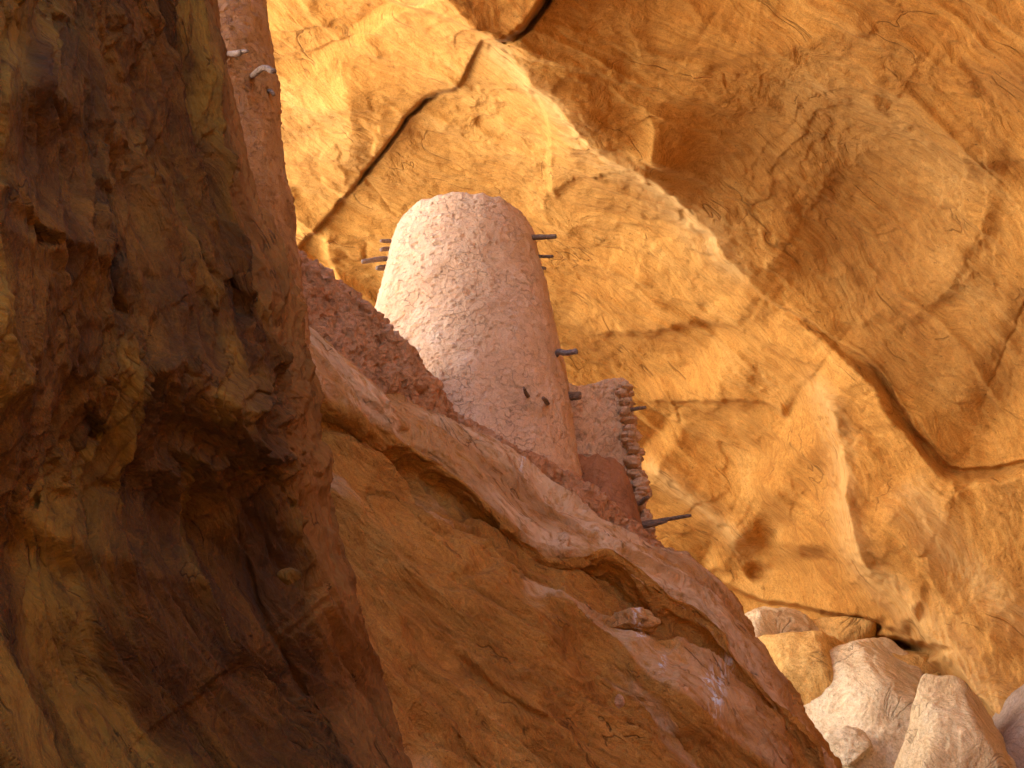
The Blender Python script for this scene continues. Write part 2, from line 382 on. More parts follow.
# ================================================================== ROCK VAULT (roof and back wall of the alcove)
def build_vault():
    cu = axis([(0, 1, 26), (1, 2, 540), (2, 3, 60)])
    py = axis([(-2600, -900, 24), (-900, -12, 34), (-12, 778, 520), (778, 1700, 26)])
    lx = np.interp(py, [-2600, -1500, -700, -330, -150, -50, 1700], [-500, 0, 330, 430, 400, 190, 190])
    px = np.empty((len(py), len(cu)))
    for i in range(len(py)):
        px[i] = np.interp(cu, [0, 1, 2, 3], [lx[i], 250 if lx[i] < 240 else lx[i] + 10, 1036, 2700])
    PY = np.repeat(py[:, None], len(cu), 1); PX = px
    s = (PX - 512) / F_PX; t = (384 - PY) / F_PX
    up = sp + t * cp; fy = cp - t * sp
    roof = 12.5 / np.maximum(up + .10 * s, .02)
    back = 27. / np.maximum(fy - .10 * s + .0, .02)
    right = 10.5 / np.maximum(s + .05, .02)
    p = 3.2
    D = (roof ** -p + back ** -p + right ** -p) ** (-1 / p)
    x, y = PX, PY
    k = D / 20.
    Wb = P(PX, PY, D)
    x = PX + 7 * fbm(Wb * .45 + 11, 5, .55); y = PY + 7 * fbm(Wb * .45 + 71, 5, .55)
    H = 0
    # big slab at the upper right: its convex edge runs from the wedge at the top down to the right
    A = [(476, 30), (540, 95), (598, 158), (650, 192), (700, 240), (760, 292), (830, 332), (880, 380), (916, 436), (946, 469)]
    A0 = [(430, -30)] + A + [(975, 472), (1024, 466), (1100, 452), (1250, 440), (1500, 400), (1900, 300)]
    H = H + ridge_f(x, y, A0, [1.5, 1.5, 1.6, 1.5, 1.2, 1., .45, .3, .25, .2], 150, 52, 11, .02)
    H = H + step_f(x, y, A0, [.15, .18, .18, .18, .25, .35, .38, .38, .3, .2], 3, 330, .02)
    dA0, _ = sdist(x, y, A0); below = 1 - sstep(-16, 6, dA0)
    # dished hollow in the big slab, with curled rims
    def bowl(cx, cy, rx, ry, ang, h, e=.25):
        a = R(ang); u = ((x - cx) * math.cos(a) + (y - cy) * math.sin(a)) / rx; v = (-(x - cx) * math.sin(a) + (y - cy) * math.cos(a)) / ry
        r = np.hypot(u, v); return -h * (1 - sstep(1 - e, 1 + e, r)) * (1 - .35 * np.clip(r, 0, 1))
    H = H + bowl(850, 190, 200, 130, 35, .5, .7)
    H = H + bowl(880, 200, 70, 75, 30, .2, .6)
    H = H + bowl(720, 185, 60, 80, 20, .3, .5)
    H = H + ridge_f(x, y, [(690, 50), (740, 72), (800, 76), (860, 85), (900, 120), (960, 150), (1040, 160), (1150, 160), (1300, 150)], .32, 90, 12, 3, .3)
    H = H + ridge_f(x, y, [(640, 90), (648, 130), (650, 165), (655, 185)], .16, 40, 6, 2, .3)
    H = H + ridge_f(x, y, [(1000, 160), (990, 200), (970, 250), (950, 280), (915, 290)], .10, 10, 50, 3, .3)
    H = H + ridge_f(x, y, [(640, 20), (700, 30), (770, 50), (840, 40), (960, 60), (1100, 90), (1300, 110)], .3, 70, 30, 4, .3)
    # second slab edge, lower down
    C2 = [(738, 290), (765, 330), (800, 365), (825, 402), (838, 440), (842, 480), (848, 520), (868, 562), (905, 600), (938, 642), (975, 690), (1030, 745), (1120, 830)]
    H = H + below * ridge_f(x, y, C2, [0, .25, .6, 1., 1.3, 1.5, 1.5, 1.5, 1.5, 1.5, 1.5, 1.5, 1.5], 130, 24, 4, .02)
    H = H + below * step_f(x, y, C2[4:], [0, .2, .6, .9, .9, .9, .9, .9, .9], 3, 160, .02)
    H = H + below * ridge_f(x, y, [(870, 500), (910, 560), (960, 610), (1040, 680)], .22, 60, 25, 4, .2)
    H = H + below * ridge_f(x, y, [(890, 480), (950, 540), (1040, 600)], .15, 60, 20, 4, .2)
    # low ribs on the back wall
    H = H + ridge_f(x, y, [(640, 455), (680, 480), (720, 520), (760, 560)], .5, 60, 16, 3, .2)
    H = H + ridge_f(x, y, [(750, 470), (785, 495), (802, 525), (800, 560)], .6, 50, 12, 3, .2)
    H = H + ridge_f(x, y, [(700, 350), (740, 400), (790, 440), (830, 470)], .4, 60, 20, 4, .25)
    H = H + step_f(x, y, [(560, 322), (620, 330), (680, 320), (730, 330), (760, 350)], .2, 4, 60, .25)
    H = H + step_f(x, y, [(640, 400), (700, 396), (760, 402), (790, 420)], .18, 2, 40, .15)
    H = H + bowl(775, 520, 28, 22, 30, .3, .6)
    H = H + bowl(705, 440, 60, 34, 20, .3, .5)
    # crack: the left slab hangs lower than the rock to the right of it
    K = [(484, 40), (476, 66), (455, 92), (425, 108), (404, 124), (388, 150), (366, 176), (340, 203), (318, 226), (298, 250)]
    Kr = [(a, b) for a, b in K][::-1]
    H = H + step_f(x, y, Kr[::-1], -.27, 2.2, 150, .04)
    H = H + groove_f(x, y, K[2:8], .35, 1.8, .2)
    # wedge-shaped block at the top of the frame
    T = [(330, -60), (395, 0), (440, 14), (474, 27), (505, 41), (524, 20), (542, 0), (580, -60)]
    H = H + step_f(x, y, T, 1.3, 3, 220, .1)
    H = H + groove_f(x, y, [(503, 42), (520, 24), (545, -4), (580, -50)], .8, 3.5, .05)
    # left part: gentle swells
    H = H + ridge_f(x, y, [(345, 60), (350, 140), (335, 200)], .35, 50, 40, 6, .3)
    H = H + ridge_f(x, y, [(334, 215), (332, 250), (345, 290), (352, 330)], .25, 30, 5, 2, .2)
    H = H + step_f(x, y, [(540, 95), (552, 150), (548, 190), (556, 205)], .2, 2, 40, .2)
    # lower right: lip above the dark slot, hollows, bedding
    H = H + step_f(x, y, [(700, 566), (760, 600), (820, 612), (870, 618), (920, 634)], .5, 3, 90, .1)
    H = H - .0
    H = H + bowl(912, 644, 30, 7, 8, 1.8, .5)
    H = H + bowl(872, 628, 18, 6, -30, .45, .6)
    H = H + bowl(722, 575, 10, 6, 0, .3, .5) + bowl(765, 572, 12, 8, 20, .32, .5)
    H = H + bowl(745, 580, 60, 40, 10, .6, .5)
    Wb = P(PX, PY, D)
    n = grid_normals(Wb)
    md, _ = sdist(x, y, [(952, 458), (985, 400), (1024, 320), (1070, 240)])
    Hs = blurn1(H, 14); H = H + (Hs - H) * np.exp(-(md / 26.) ** 2) * sstep(0, 30, np.hypot(x - 946, y - 469))
    Hs = blurn1(H, 22); mm = np.exp(-(((x - 925) / 48) ** 2 + ((y - 545) / 62) ** 2) ** 1.5); H = H + (Hs - H) * mm
    D = D - H * k
    W = P(PX, PY, D)
    # 3-D displacement
    n *= -np.sign(np.sum(n * W, -1))[..., None]
    W, Wf = Wb, W
    fl = frame(42, 3.2, W)
    warp = np.stack([fbm(fl * .35 + 3, 3), fbm(fl * .35 + 31, 3), fbm(fl * .35 + 57, 3)], -1)
    q = fl + warp * .9
    amp = .22 * fbm(q * .20, 3) + .05 * (ridged(q * .40, 3) - .8)
    mk = sstep(-.15, .35, fbm(W * .35 + 60, 3)); mk2 = sstep(-.05, .4, fbm(W * .5 + 90, 3))
    tr = terrace(fbm(q * .30 + 5, 4) * 2.6, .06) * .045 * mk
    tr2 = terrace(fbm(W * .6 + warp * .5 + 8, 4) * 2.4, .06) * .022 * mk2
    q8 = frame(44, 9., W) + warp * .45
    streak = .05 * (ridged(q8 * .9, 4) - .8) + .02 * fbm(q8 * 3.5, 4)
    fine = .02 * fbm(q * 2.2, 4) + .014 * fbm(W * 4, 3) + streak
    ub = (x - 870) / 120; vb = (y - 195) / 95
    rb = np.hypot(ub, vb) + .34 * fbm(W * .55, 4)
    fine = fine + terrace(rb * 4., .08) * .045 * sstep(.15, .4, rb) * .55 * (1 - sstep(.9, 1.5, rb)) + .03 * fbm(W * 1.6, 4) * (1 - sstep(.9, 1.6, rb))
    disp = amp + tr + tr2 + fine - .04 * fissures(q, .35, .02, 5, .2, .45) - .015 * fissures(W, .5, .015, 35, .25, .45)
    W = Wf + n * disp[..., None]
    dK, tK = sdist(x, y, K)
    stain_shade = np.exp(-(dK / 1.6) ** 2) * env(tK, .1) * .8
    dT, tT = sdist(x, y, [(503, 42), (520, 24), (545, -4)])
    stain_shade = np.maximum(stain_shade, np.exp(-(dT / 4.) ** 2))
    varnish_shade = sstep(.1, .7, fbm(W * .22 + 44, 4) + .9 * np.exp(-(((PX - 860) / 190) ** 2 + ((PY - 150) / 130) ** 2))) * .42  # random varnish, plus upper-right shade put into the colour
    stain_shade = np.maximum(stain_shade, varnish_shade)
    pale = np.zeros_like(stain_shade)  # light on the slab edges, put into the colour as pale bands
    for ln, w in ((A[:6], 14), (C2[2:], 14), ([(640, 455), (720, 520), (760, 560)], 10), ([(900, 480), (960, 560), (1040, 640)], 20), (C2[8:], 30)):
        d_, t_ = sdist(x, y, ln); pale = np.maximum(pale, np.exp(-(d_ / w) ** 2) * env(t_, .1) * .45)
    back = W * (1 + 2.5 / np.linalg.norm(W, axis=-1)[..., None])
    o = shell('rock_vault', W, back, M['vault'], {'stain_shade': stain_shade, 'pale': pale})
    tag(o, 'overhanging golden sandstone roof and back wall of the alcove', 'rock', kind='structure')
build_vault()

# ------------------------------------------------------------------ generic loft through control curves given as (px, py, d)
def loft(curves, nv, us, vs=None):
    """curves: K lists of stations; nv stations resample; us: list of subdivisions per gap between curves"""
    C = np.array([catmull(np.asarray(c, float), nv) for c in curves])  # K, nv, 3
    t = np.concatenate([k + np.linspace(0, 1, n, endpoint=False) for k, n in enumerate(us)] + [[len(curves) - 1]])
    G = catmull(C, t)  # nu, nv, 3
    return G
def stretch(a, n):
    return a

# ================================================================== LEDGE AND SLOPE
def build_slope():
    top = [(200, 250, 9.6), (310, 332, 10.2), (396, 393, 10.9), (450, 424, 11.3), (506, 448, 11.6), (560, 484, 11.8), (606, 514, 11.9), (653, 543, 12.),
           (715, 577, 12.), (744, 615, 12.), (772, 659, 12.), (801, 706, 12.), (835, 768, 12.), (890, 870, 12.), (960, 1000, 12.)]
    lip = [(190, 300, 9.2), (318, 392, 9.8), (392, 432, 10.5), (446, 468, 10.8), (500, 512, 10.9), (536, 553, 11.), (583, 556, 11.1), (612, 551, 11.2),
           (664, 592, 11.2), (700, 612, 11.3), (738, 655, 11.4), (774, 703, 11.5), (814, 764, 11.5), (868, 868, 11.5), (940, 1000, 11.5)]
    und = [(195, 350, 10.), (322, 412, 10.15), (396, 468, 10.75), (447, 496, 11.), (496, 528, 11.05), (541, 564, 11.1), (574, 572, 11.3), (608, 590, 11.5),
           (662, 630, 11.45), (703, 648, 11.45), (738, 684, 11.4), (775, 716, 11.5), (812, 768, 11.6), (862, 872, 11.6), (934, 1000, 11.6)]
    brow = [(200, 380, 9.9), (325, 432, 10.2), (398, 490, 10.6), (446, 508, 10.8), (494, 536, 10.8), (544, 571, 10.8), (570, 581, 10.8), (602, 602, 10.9),
            (652, 636, 10.9), (700, 656, 10.9), (730, 684, 10.8), (766, 712, 10.8), (800, 748, 10.8), (840, 850, 10.8), (910, 990, 10.8)]
    sh1 = [(205, 440, 9.7), (328, 478, 9.8), (396, 530, 10.), (440, 560, 10.1), (482, 590, 10.1), (524, 622, 10.1), (552, 640, 10.1), (586, 664, 10.2),
           (622, 690, 10.2), (662, 716, 10.2), (692, 740, 10.2), (722, 768, 10.2), (752, 800, 10.2), (790, 880, 10.2), (850, 1010, 10.2)]
    sh2 = [(210, 560, 9.2), (335, 580, 9.1), (388, 622, 9.2), (425, 655, 9.3), (460, 690, 9.3), (495, 725, 9.3), (520, 745, 9.3), (550, 768, 9.3),
           (582, 800, 9.3), (616, 830, 9.3), (645, 860, 9.3), (672, 890, 9.3), (700, 920, 9.3), (740, 980, 9.3), (790, 1080, 9.3)]
    low = [(230, 800, 7.8), (350, 800, 7.6), (395, 850, 7.7), (425, 890, 7.8), (455, 920, 7.8), (485, 950, 7.9), (510, 980, 7.9), (535, 1010, 7.9),
           (565, 1030, 7.9), (595, 1060, 7.9), (620, 1090, 7.9), (645, 1120, 7.9), (670, 1150, 7.9), (700, 1200, 7.9), (740, 1260, 7.9)]
    base = [(a * .8 + 150, b + 450, d - 2.2) for a, b, d in low]
    hid = [(a + 10, b + 70, d + 1.6) for a, b, d in top]
    hid2 = [(a + 10, b + 420, d + 3.4) for a, b, d in top]
    nv = 470
    st = axis([(0, 12.2, 455), (12.2, 14, 20)])
    G = loft([hid2, hid, top, lip, und, brow, sh1, sh2, low, base], st, [12, 40, 60, 34, 34, 60, 80, 70, 30])
    x, y, D = G[..., 0], G[..., 1], G[..., 2]
    Wb = P(x, y, D); x0, y0 = x, y
    x = x0 + 6 * fbm(Wb * .9 + 11, 4); y = y0 + 6 * fbm(Wb * .9 + 71, 4)
    H = 0
    # pebbly hump and shelves on the slope under the ledge
    def bump_(cx, cy, rx, ry, ang, h):
        a = R(ang); u = ((x - cx) * math.cos(a) + (y - cy) * math.sin(a)) / rx; v = (-(x - cx) * math.sin(a) + (y - cy) * math.cos(a)) / ry
        return h * np.exp(-(u * u + v * v) ** 1.3)
    H = H + bump_(650, 668, 44, 34, 40, .22) + bump_(575, 605, 40, 22, 40, .18) + bump_(700, 700, 46, 30, 45, .25)
    H = H - bump_(690, 600, 34, 22, 40, .10)
    H = H + ridge_f(x, y, [(398, 490), (440, 530), (500, 590), (560, 660), (600, 730)], .16, 14, 80, 4, .2)
    H = H + groove_f(x, y, [(446, 644), (480, 680), (520, 715), (560, 735)], .05, 2.5, .2)
    H = H + groove_f(x, y, [(440, 722), (462, 745), (485, 775)], .06, 3, .2)
    W = P(x0, y0, D)
    n = grid_normals(W); ref = np.sum(n * W, -1)
    D = D - H
    Wf = P(x0, y0, D)
    if np.mean(ref[120:]) > 0: n = -n
    n = blurn(n, 5)
    fl = frame(42, 4., W, 10)
    warp = np.stack([fbm(fl * .8 + 3, 3), fbm(fl * .8 + 31, 3), fbm(fl * .8 + 57, 3)], -1)
    q = fl + warp * .35
    dsp = .09 * fbm(q * .8, 4) + .08 * (ridged(q * 1.1, 4) - .8) + terrace(fbm(q * 1.1 + 5, 4) * 3, .08) * .035 \
        + .03 * fbm(W * 2.6, 4) + .014 * fbm(q * 9, 4) + .008 * fbm(W * 16, 3) \
        - .06 * fissures(q, .9, .05, 5, .1, .4) - .03 * fissures(q, 2.4, .08, 25, .05, .35) + .040 * (ridged(q * np.array([.6, 1, 1]) * 3., 5) - .7)
    ii = np.arange(W.shape[0])[:, None] * np.ones(W.shape[1])[None]
    dsp = dsp * (.75 + .25 * sstep(100, 160, ii))
    W = Wf + n * dsp[..., None]
    # ledge top painted paler, in streaks, for the skylight it catches
    pale = sstep(40, 56, ii) * (1 - sstep(98, 116, ii)) * (.35 + .65 * sstep(-.35, .35, fbm(q * np.array([1, 3, 3]) * 1.3 + 13, 4)))
    pn = fbm(q * 2.2 + 3, 4)
    pale = np.clip(pale + .55 * sstep(.15, .6, pn) * sstep(150, 190, ii), 0, 1)
    drop = np.zeros_like(pale)
    for (cx, cy, r, e) in ((634, 622, 8, 1), (722, 692, 5, 5), (640, 634, 6, 1.4), (520, 462, 3, 1.5), (588, 498, 4, 1.4), (716, 676, 6, 1.5), (665, 660, 4, 2)):
        drop = np.maximum(drop, np.exp(-((x - cx) / r) ** 2 - ((y - cy) / (e * r)) ** 2) * 1.2)
    o = sheet('rock_ledge', W, M['slope'], {'stain_shade': np.zeros_like(pale), 'pale': pale, 'drop': drop})
    tag(o, 'sloping sandstone ledge with edge painted pale as skylit and shaded undercut below the towers', 'rock', kind='structure')
build_slope()

# ================================================================== DARK SPUR IN FRONT, LEFT
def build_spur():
    sil = [(150, -700), (190, -350), (214, -120), (227, 0), (238, 60), (250, 120), (260, 172), (268, 205), (290, 258), (305, 318), (321, 372), (328, 418), (336, 500), (352, 572), (372, 640), (400, 712), (430, 780), (500, 930), (620, 1200), (760, 1500)]
    ds = [8.6, 8.4, 8.2, 8.0, 8., 8., 8., 8., 8., 8.05, 8.2, 8.5, 9.0, 8.95, 8.65, 8.2, 7.75, 6.6, 5.2, 4.]
    fo = [.4, .4, .4, .4, .4, .4, .4, .4, .4, .4, .45, .6, .85, .85, .8, .75, .7, .6, .5, .5]
    yy = [b for a, b in sil]
    S = [(a - 13, b, d) for (a, b), d in zip(sil, ds)]
    # inner fold: the greenish face's edge, a step in front of the redder strip
    fold = []
    for (a, b, d), f_ in zip(S, fo):
        off = np.interp(b, [-300, 0, 200, 330, 440, 600, 768, 1200], [10, 10, 12, 14, 22, 22, 40, 60])
        fold.append((a - off, b, d - f_))
    def row(fx, fd):
        return [(fx(a, b), b, fd(d)) for a, b, d in S]
    r1 = row(lambda a, b: a * .62 - 10, lambda d: d * .80)
    r2 = row(lambda a, b: a * .30 - 20, lambda d: d * .66)
    r3 = row(lambda a, b: -60 + a * .05, lambda d: d * .52)
    r4 = row(lambda a, b: -420 + a * 0, lambda d: d * .36)
    r5 = row(lambda a, b: -1500 + a * 0, lambda d: d * .20)
    bk1 = [(a - 5, b, d + .6) for a, b, d in S]
    bk2 = [(a - 90, b, d + 1.5) for a, b, d in S]
    bk3 = [(a * .5 - 700, b, d * .75) for a, b, d in S]
    bk4 = [(-3000, b, d * .4) for a, b, d in S]
    st = axis([(0, 2.8, 26), (2.8, 16.1, 560), (16.1, 19, 24)])
    r6 = row(lambda a, b: -5500 + a * 0, lambda d: d * .14)
    G = loft([r6, r5, r4, r3, r2, r1, fold, S, bk1, bk2, bk3, bk4], st, [8, 10, 20, 80, 110, 120, 60, 50, 24, 8, 8])
    x, y, D = G[..., 0], G[..., 1], G[..., 2]
    Wb = P(x, y, D); x0, y0 = x, y
    kk = np.clip(D / 7, .3, 1.2); x = x0 + 8 * fbm(Wb * 1.1 + 11, 4); y = y0 + 8 * fbm(Wb * 1.1 + 71, 4)
    H = 0
    def bump_(cx, cy, rx, ry, ang, h):
        a = R(ang); u = ((x - cx) * math.cos(a) + (y - cy) * math.sin(a)) / rx; v = (-(x - cx) * math.sin(a) + (y - cy) * math.cos(a)) / ry
        return h * np.exp(-(u * u + v * v) ** 1.5)
    # main relief
    H = H + ridge_f(x, y, [(20, 30), (60, 90), (95, 150), (130, 215), (165, 280), (210, 350), (262, 430), (300, 520), (330, 600), (372, 700)], .42, 34, 70, 5, .1)
    H = H - bump_(60, 150, 60, 50, 35, .15) - bump_(175, 120, 26, 120, -12, .2) - bump_(120, 190, 20, 70, -25, .15)
    H = H + ridge_f(x, y, [(-60, 470), (0, 498), (60, 525), (120, 558), (190, 588), (250, 632), (272, 660), (300, 720)], .45, 90, 44, 8, .35)
    H = H + bump_(190, 440, 120, 80, 55, .30) + bump_(110, 640, 130, 70, 30, .2) - bump_(160, 720, 120, 40, 30, .15) - bump_(20, 560, 60, 30, 20, .15)
    H = H + ridge_f(x, y, [(0, 170), (20, 200), (50, 232), (90, 252), (130, 270)], .15, 30, 12, 3, .15)
    H = H + groove_f(x, y, [(0, 135), (14, 180), (26, 218), (52, 246)], .14, 5, .15)
    H = H + groove_f(x, y, [(108, 180), (118, 215), (126, 250), (124, 290), (140, 325)], .10, 5, .15)
    H = H + groove_f(x, y, [(80, 410), (92, 425), (104, 445)], .16, 6, .2) + groove_f(x, y, [(40, 503), (52, 505)], .1, 6, .1)
    H = H + groove_f(x, y, [(210, 222), (225, 260), (240, 300), (252, 330)], .10, 4, .15)
    H = H + groove_f(x, y, [(245, 540), (262, 585), (290, 635), (325, 690), (355, 735)], .06, 3, .15)
    H = H + groove_f(x, y, [(258, 455), (275, 480), (290, 510)], .06, 3, .15)
    for pts in ([(195, 330), (215, 380), (222, 420), (206, 432)], [(170, 440), (200, 470), (235, 500), (250, 540)], [(170, 352), (190, 400), (196, 430)], [(225, 370), (245, 430), (262, 500), (290, 570)]):
        H = H + ridge_f(x, y, pts, .10, 16, 16, 2.5, .2)
    W = P(x0, y0, D)
    n = grid_normals(W)
    D = D - H * (D / 7)
    Wf = P(x0, y0, D)
    if np.mean(np.sum(n * W, -1)[68:308]) > 0: n = -n
    n = blurn(n, 8)
    fl = frame(58, 4.5, W, 0)
    warp = np.stack([fbm(fl * 1. + 3, 3), fbm(fl * 1. + 31, 3), fbm(fl * 1. + 57, 3)], -1)
    q = fl + warp * .35
    k = np.clip(D / 7, .45, 1)
    q9 = frame(60, 10., W, 0) + warp * .25
    dsp = k * (.045 * fbm(q9 * .8, 3) + .015 * (ridged(q * 1.1, 4) - .8) + .065 * (ridged(q9 * 1.5, 5) - .8) + terrace(fbm(q * 1.2 + 5, 4) * 3, .08) * .03
               + .016 * fbm(W * 2.6, 4) + .016 * fbm(q * 9, 4) + .007 * fbm(W * 18, 3)
               - .05 * fissures(q9, 1.2, .05, 5) - .03 * fissures(q9, 2.6, .07, 25)
               + .03 * (ridged(q9 * 5., 4) - .7))
    ii = np.arange(W.shape[0])[:, None] * np.ones(W.shape[1])[None]
    dsp = dsp * (1 - .7 * sstep(405, 460, ii))
    W = Wf + n * dsp[..., None]
    dfl = fbm(q * .9, 4)
    pale = sstep(-.1, .5, fbm(q * 1.1 + 40, 4)) * .6
    stain_shade = sstep(.25, .6, fbm(q * .8 + 77, 4)) * .25
    o = sheet('cliff_spur', W, M['spur'], {'stain_shade': stain_shade, 'pale': pale * (1 - sstep(340, 352, ii)), 'tint': .85 * sstep(325, 362, ii + 9 * fbm(q * 1.5 + 9, 3))})
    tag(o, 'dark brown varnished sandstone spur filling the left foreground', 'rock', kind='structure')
build_spur()

# ================================================================== GROUND, CANYON
def build_ground():
    xs = axis([(-150, -30, 20), (-30, 30, 60), (30, 120, 16)]); ys = axis([(-80, -10, 12), (-10, 60, 70), (60, 260, 24)])
    X, Y = np.meshgrid(xs, ys); Z = np.full_like(X, -2.)
    W = np.stack([X, Y, Z], -1); W[..., 2] += .5 * fbm(W * .12, 4) + .1 * fbm(W * .9, 3)
    W[..., 2] += -2.5 * sstep(-8, -20, X)
    o = mesh_obj('ground', W.reshape(-1, 3), gridfaces(*X.shape), M['sand'])
    tag(o, 'reddish sandy canyon ground', 'ground', kind='structure')
build_ground()
def build_canyon():
    # the sunlit wall of the canyon facing the alcove: hidden from the camera by the spur, it is what lights the roof
    ys = np.linspace(-60, 110, 120); zs = np.linspace(-8, 34, 50)
    Y, Z = np.meshgrid(ys, zs)
    X = -36 - 0.25 * (Z + 4)
    W = np.stack([X, Y, Z], -1); W[..., 0] += 3 * fbm(W * np.array([.06, .06, .12]), 5) + .8 * terrace(fbm(W * np.array([.05, .05, .3]), 3) * 3)
    back = W.copy(); back[..., 0] -= 12
    o = shell('canyon_wall', W, back, M['sand'])
    tag(o, 'sunlit far wall of the canyon', 'rock', kind='structure')
    # unseen rock dome behind the camera, added to block and shape the light
    az = np.radians(np.linspace(48, 292, 90)); el = np.radians(np.linspace(-22, 89, 50))
    A, E = np.meshgrid(az, el)
    rad = 10 + 1.2 * np.cos(A * 2)
    W = np.stack([rad * np.sin(A) * np.cos(E), rad * np.cos(A) * np.cos(E), 1.1 * rad * np.sin(E)], -1)
    rr = W / np.linalg.norm(W, axis=-1)[..., None]
    W = W + rr * (1.0 * fbm(W * .25, 5))[..., None]
    bk = W + rr * 2.5
    keep = ((E < R(33)) | (A < R(92)) | (A > R(222))) & ~((A > R(222)) & (A < R(268)) & (E < R(36)))  # openings left for sky and ground light to come through
    o = shell('blocker_dome', W, bk, M['slope'])
    me = o.data; nr, nc = A.shape
    import bmesh
    bm = bmesh.new(); bm.from_mesh(me); bm.verts.ensure_lookup_table()
    kf = np.concatenate([keep.ravel(), keep.ravel()])
    bmesh.ops.delete(bm, geom=[bm.verts[i] for i in np.nonzero(~kf)[0]], context='VERTS'); bm.to_mesh(me); bm.free()
    tag(o, 'unseen sandstone dome added behind the viewpoint to block light', 'rock', kind='structure')
build_canyon()
def build_bounce_hill():
    # unseen pale slope added left beyond the spur to throw light on the tower
    u = np.linspace(0, 1, 70); ys = np.linspace(.5, 32, 90)
    U, Y = np.meshgrid(u, ys)
    W = np.stack([-6.3 - 10 * U, Y, -3 + 4.5 * sstep(0, .10, U) + 12 * U], -1)
    W = W + np.array([0, 0, 1.]) * (.5 * fbm(W * .25, 5) + .15 * terrace(fbm(W * .3, 3) * 3))[..., None]
    bk = W.copy(); bk[..., 0] -= 2; bk[..., 2] -= 3
    o = shell('bounce_hill', W, bk, M['bounce_rock'])
    tag(o, 'unseen pale slope added beyond the spur to bounce sun onto the tower', 'rock', kind='structure')
build_bounce_hill()

# ================================================================== TOWERS
def lathe_tower(parent, name, cx, cy, prof, mat, nth=420, nz=420, rough=1., cap=True, oval=1.0, rimrough=.03, seed=0, lump=1.):
    """prof: (z, radius) list from bottom to top"""
    prof = np.asarray(prof, float)
    z = np.linspace(prof[0, 0], prof[-1, 0], nz)
    r = np.interp(z, prof[:, 0], prof[:, 1])
    ker = np.ones(15) / 15; r = np.convolve(np.pad(r, 7, mode='edge'), ker, 'valid')
    th = np.linspace(0, 2 * np.pi, nth, endpoint=False)
    TH, Z = np.meshgrid(th, z); RR = np.repeat(r[:, None], nth, 1)
    C, S = np.cos(TH), np.sin(TH)
    base = np.stack([cx + RR * C, cy + RR * S * oval, Z], -1)
    nr = np.stack([C, S, np.zeros_like(C)], -1)
    b = base + seed
    q = b * np.array([1, 1, 1.5])
    d = .030 * lump * fbm(b * 1.1, 3) + .008 * lump * fbm(b * 4, 3)
    # clods and pits
    d = d + rough * (.004 * fbm(q * 9, 4) - .005 * sstep(.35, .8, fbm(q * 5 + 9, 3)) + .010 * sstep(.45, .75, fbm(q * 15 + 4, 2)) - .012 * sstep(.50, .62, fbm(q * 13 + 40, 2)) - .006 * fissures(b, 4., .03, 3, .1, .3))
    W = base + nr * d[..., None]
    # uneven top
    topd = rimrough * (fbm(np.stack([C[0], S[0], 0 * C[0]], -1) * 3 + seed, 4))
    W[..., 2] += topd[None] * sstep(prof[-1, 0] - .3, prof[-1, 0], Z)
    # rolled rim then inner wall
    rin = []
    rt = r[-1]
    for k, (dr, dz) in enumerate([(-.015, .028), (-.05, .045), (-.10, .04), (-.14, .0), (-.16, -.1), (-.17, -.6)]):
        ring = np.stack([cx + (rt + dr) * C[0], cy + (rt + dr) * S[0] * oval, prof[-1, 0] + dz + topd * 1. + .012 * fbm(np.stack([C[0] * rt, S[0] * rt, 0 * C[0] + k * .05], -1) * 9 + seed, 3)], -1)
        rin.append(ring)
    W = np.concatenate([W, np.array(rin)], 0)
    cen = np.array([[cx, cy, prof[-1, 0] - .6]])
    V = np.concatenate([W.reshape(-1, 3), cen])
    F = gridfaces(W.shape[0], nth, True)
    l = (W.shape[0] - 1) * nth; j = np.arange(nth)
    o = mesh_obj(name, V, F, mat)
    import mathutils
    if parent: o.parent = parent; o.matrix_parent_inverse = mathutils.Matrix.Translation(parent.location).inverted()
    return o
TX, TY = -.46, 12.0
t1 = empty('round_tower', (TX, TY, 3.4))
tag(t1, 'tall tapering round tower of cracked pinkish mud plaster with stubby wooden pegs', 'tower')
prof = [(3.0, 1.30), (4.66, 1.085), (5.1, 1.03), (5.6, .96), (6.1, .885), (6.5, .815), (6.85, .745), (7.05, .70), (7.2, .66), (7.27, .63)]
lathe_tower(t1, 'tower_wall', TX, TY, prof, M['plaster'])
def peg(parent, pts, rad, mat, seed):
    """pts: (px, py, d)"""
    w = [P(*p) for p in pts]
    return stick('wooden_peg', np.array(w), rad, mat, parent, seed=seed)
D1 = 13.5
peg(t1, [(512, 238, 13.75), (532, 237.5, 13.6), (545, 237, 13.5), (556, 236.5, 13.45)], [.024, .025, .022, .02], M['wood_dark'], 1)
peg(t1, [(520, 257, 13.75), (540, 256.5, 13.6), (553, 256.5, 13.5)], [.016, .016, .014], M['wood_dark'], 2)
peg(t1, [(530, 267, 13.6), (542, 268, 13.5), (546, 269, 13.5)], [.02, .02, .012], M['wood_tan'], 3)
peg(t1, [(540, 357, 13.2), (553, 357, 13.0), (559, 352, 12.9), (566, 353, 12.85), (577, 351.5, 12.8)], [.03, .032, .028, .026, .024], M['wood_grey'], 4)
peg(t1, [(552, 397, 13.2), (570, 396, 13.), (580, 395.5, 12.95)], [.045, .042, .038], M['wood_dark'], 5)
peg(t1, [(528, 396, 12.3), (526, 393, 12.0), (524, 388, 11.92)], [.018, .016, .010], M['wood_dark'], 6)
peg(t1, [(548, 404, 12.5), (546, 401, 12.2), (543, 398, 12.1)], [.02, .02, .014], M['wood_dark'], 7)
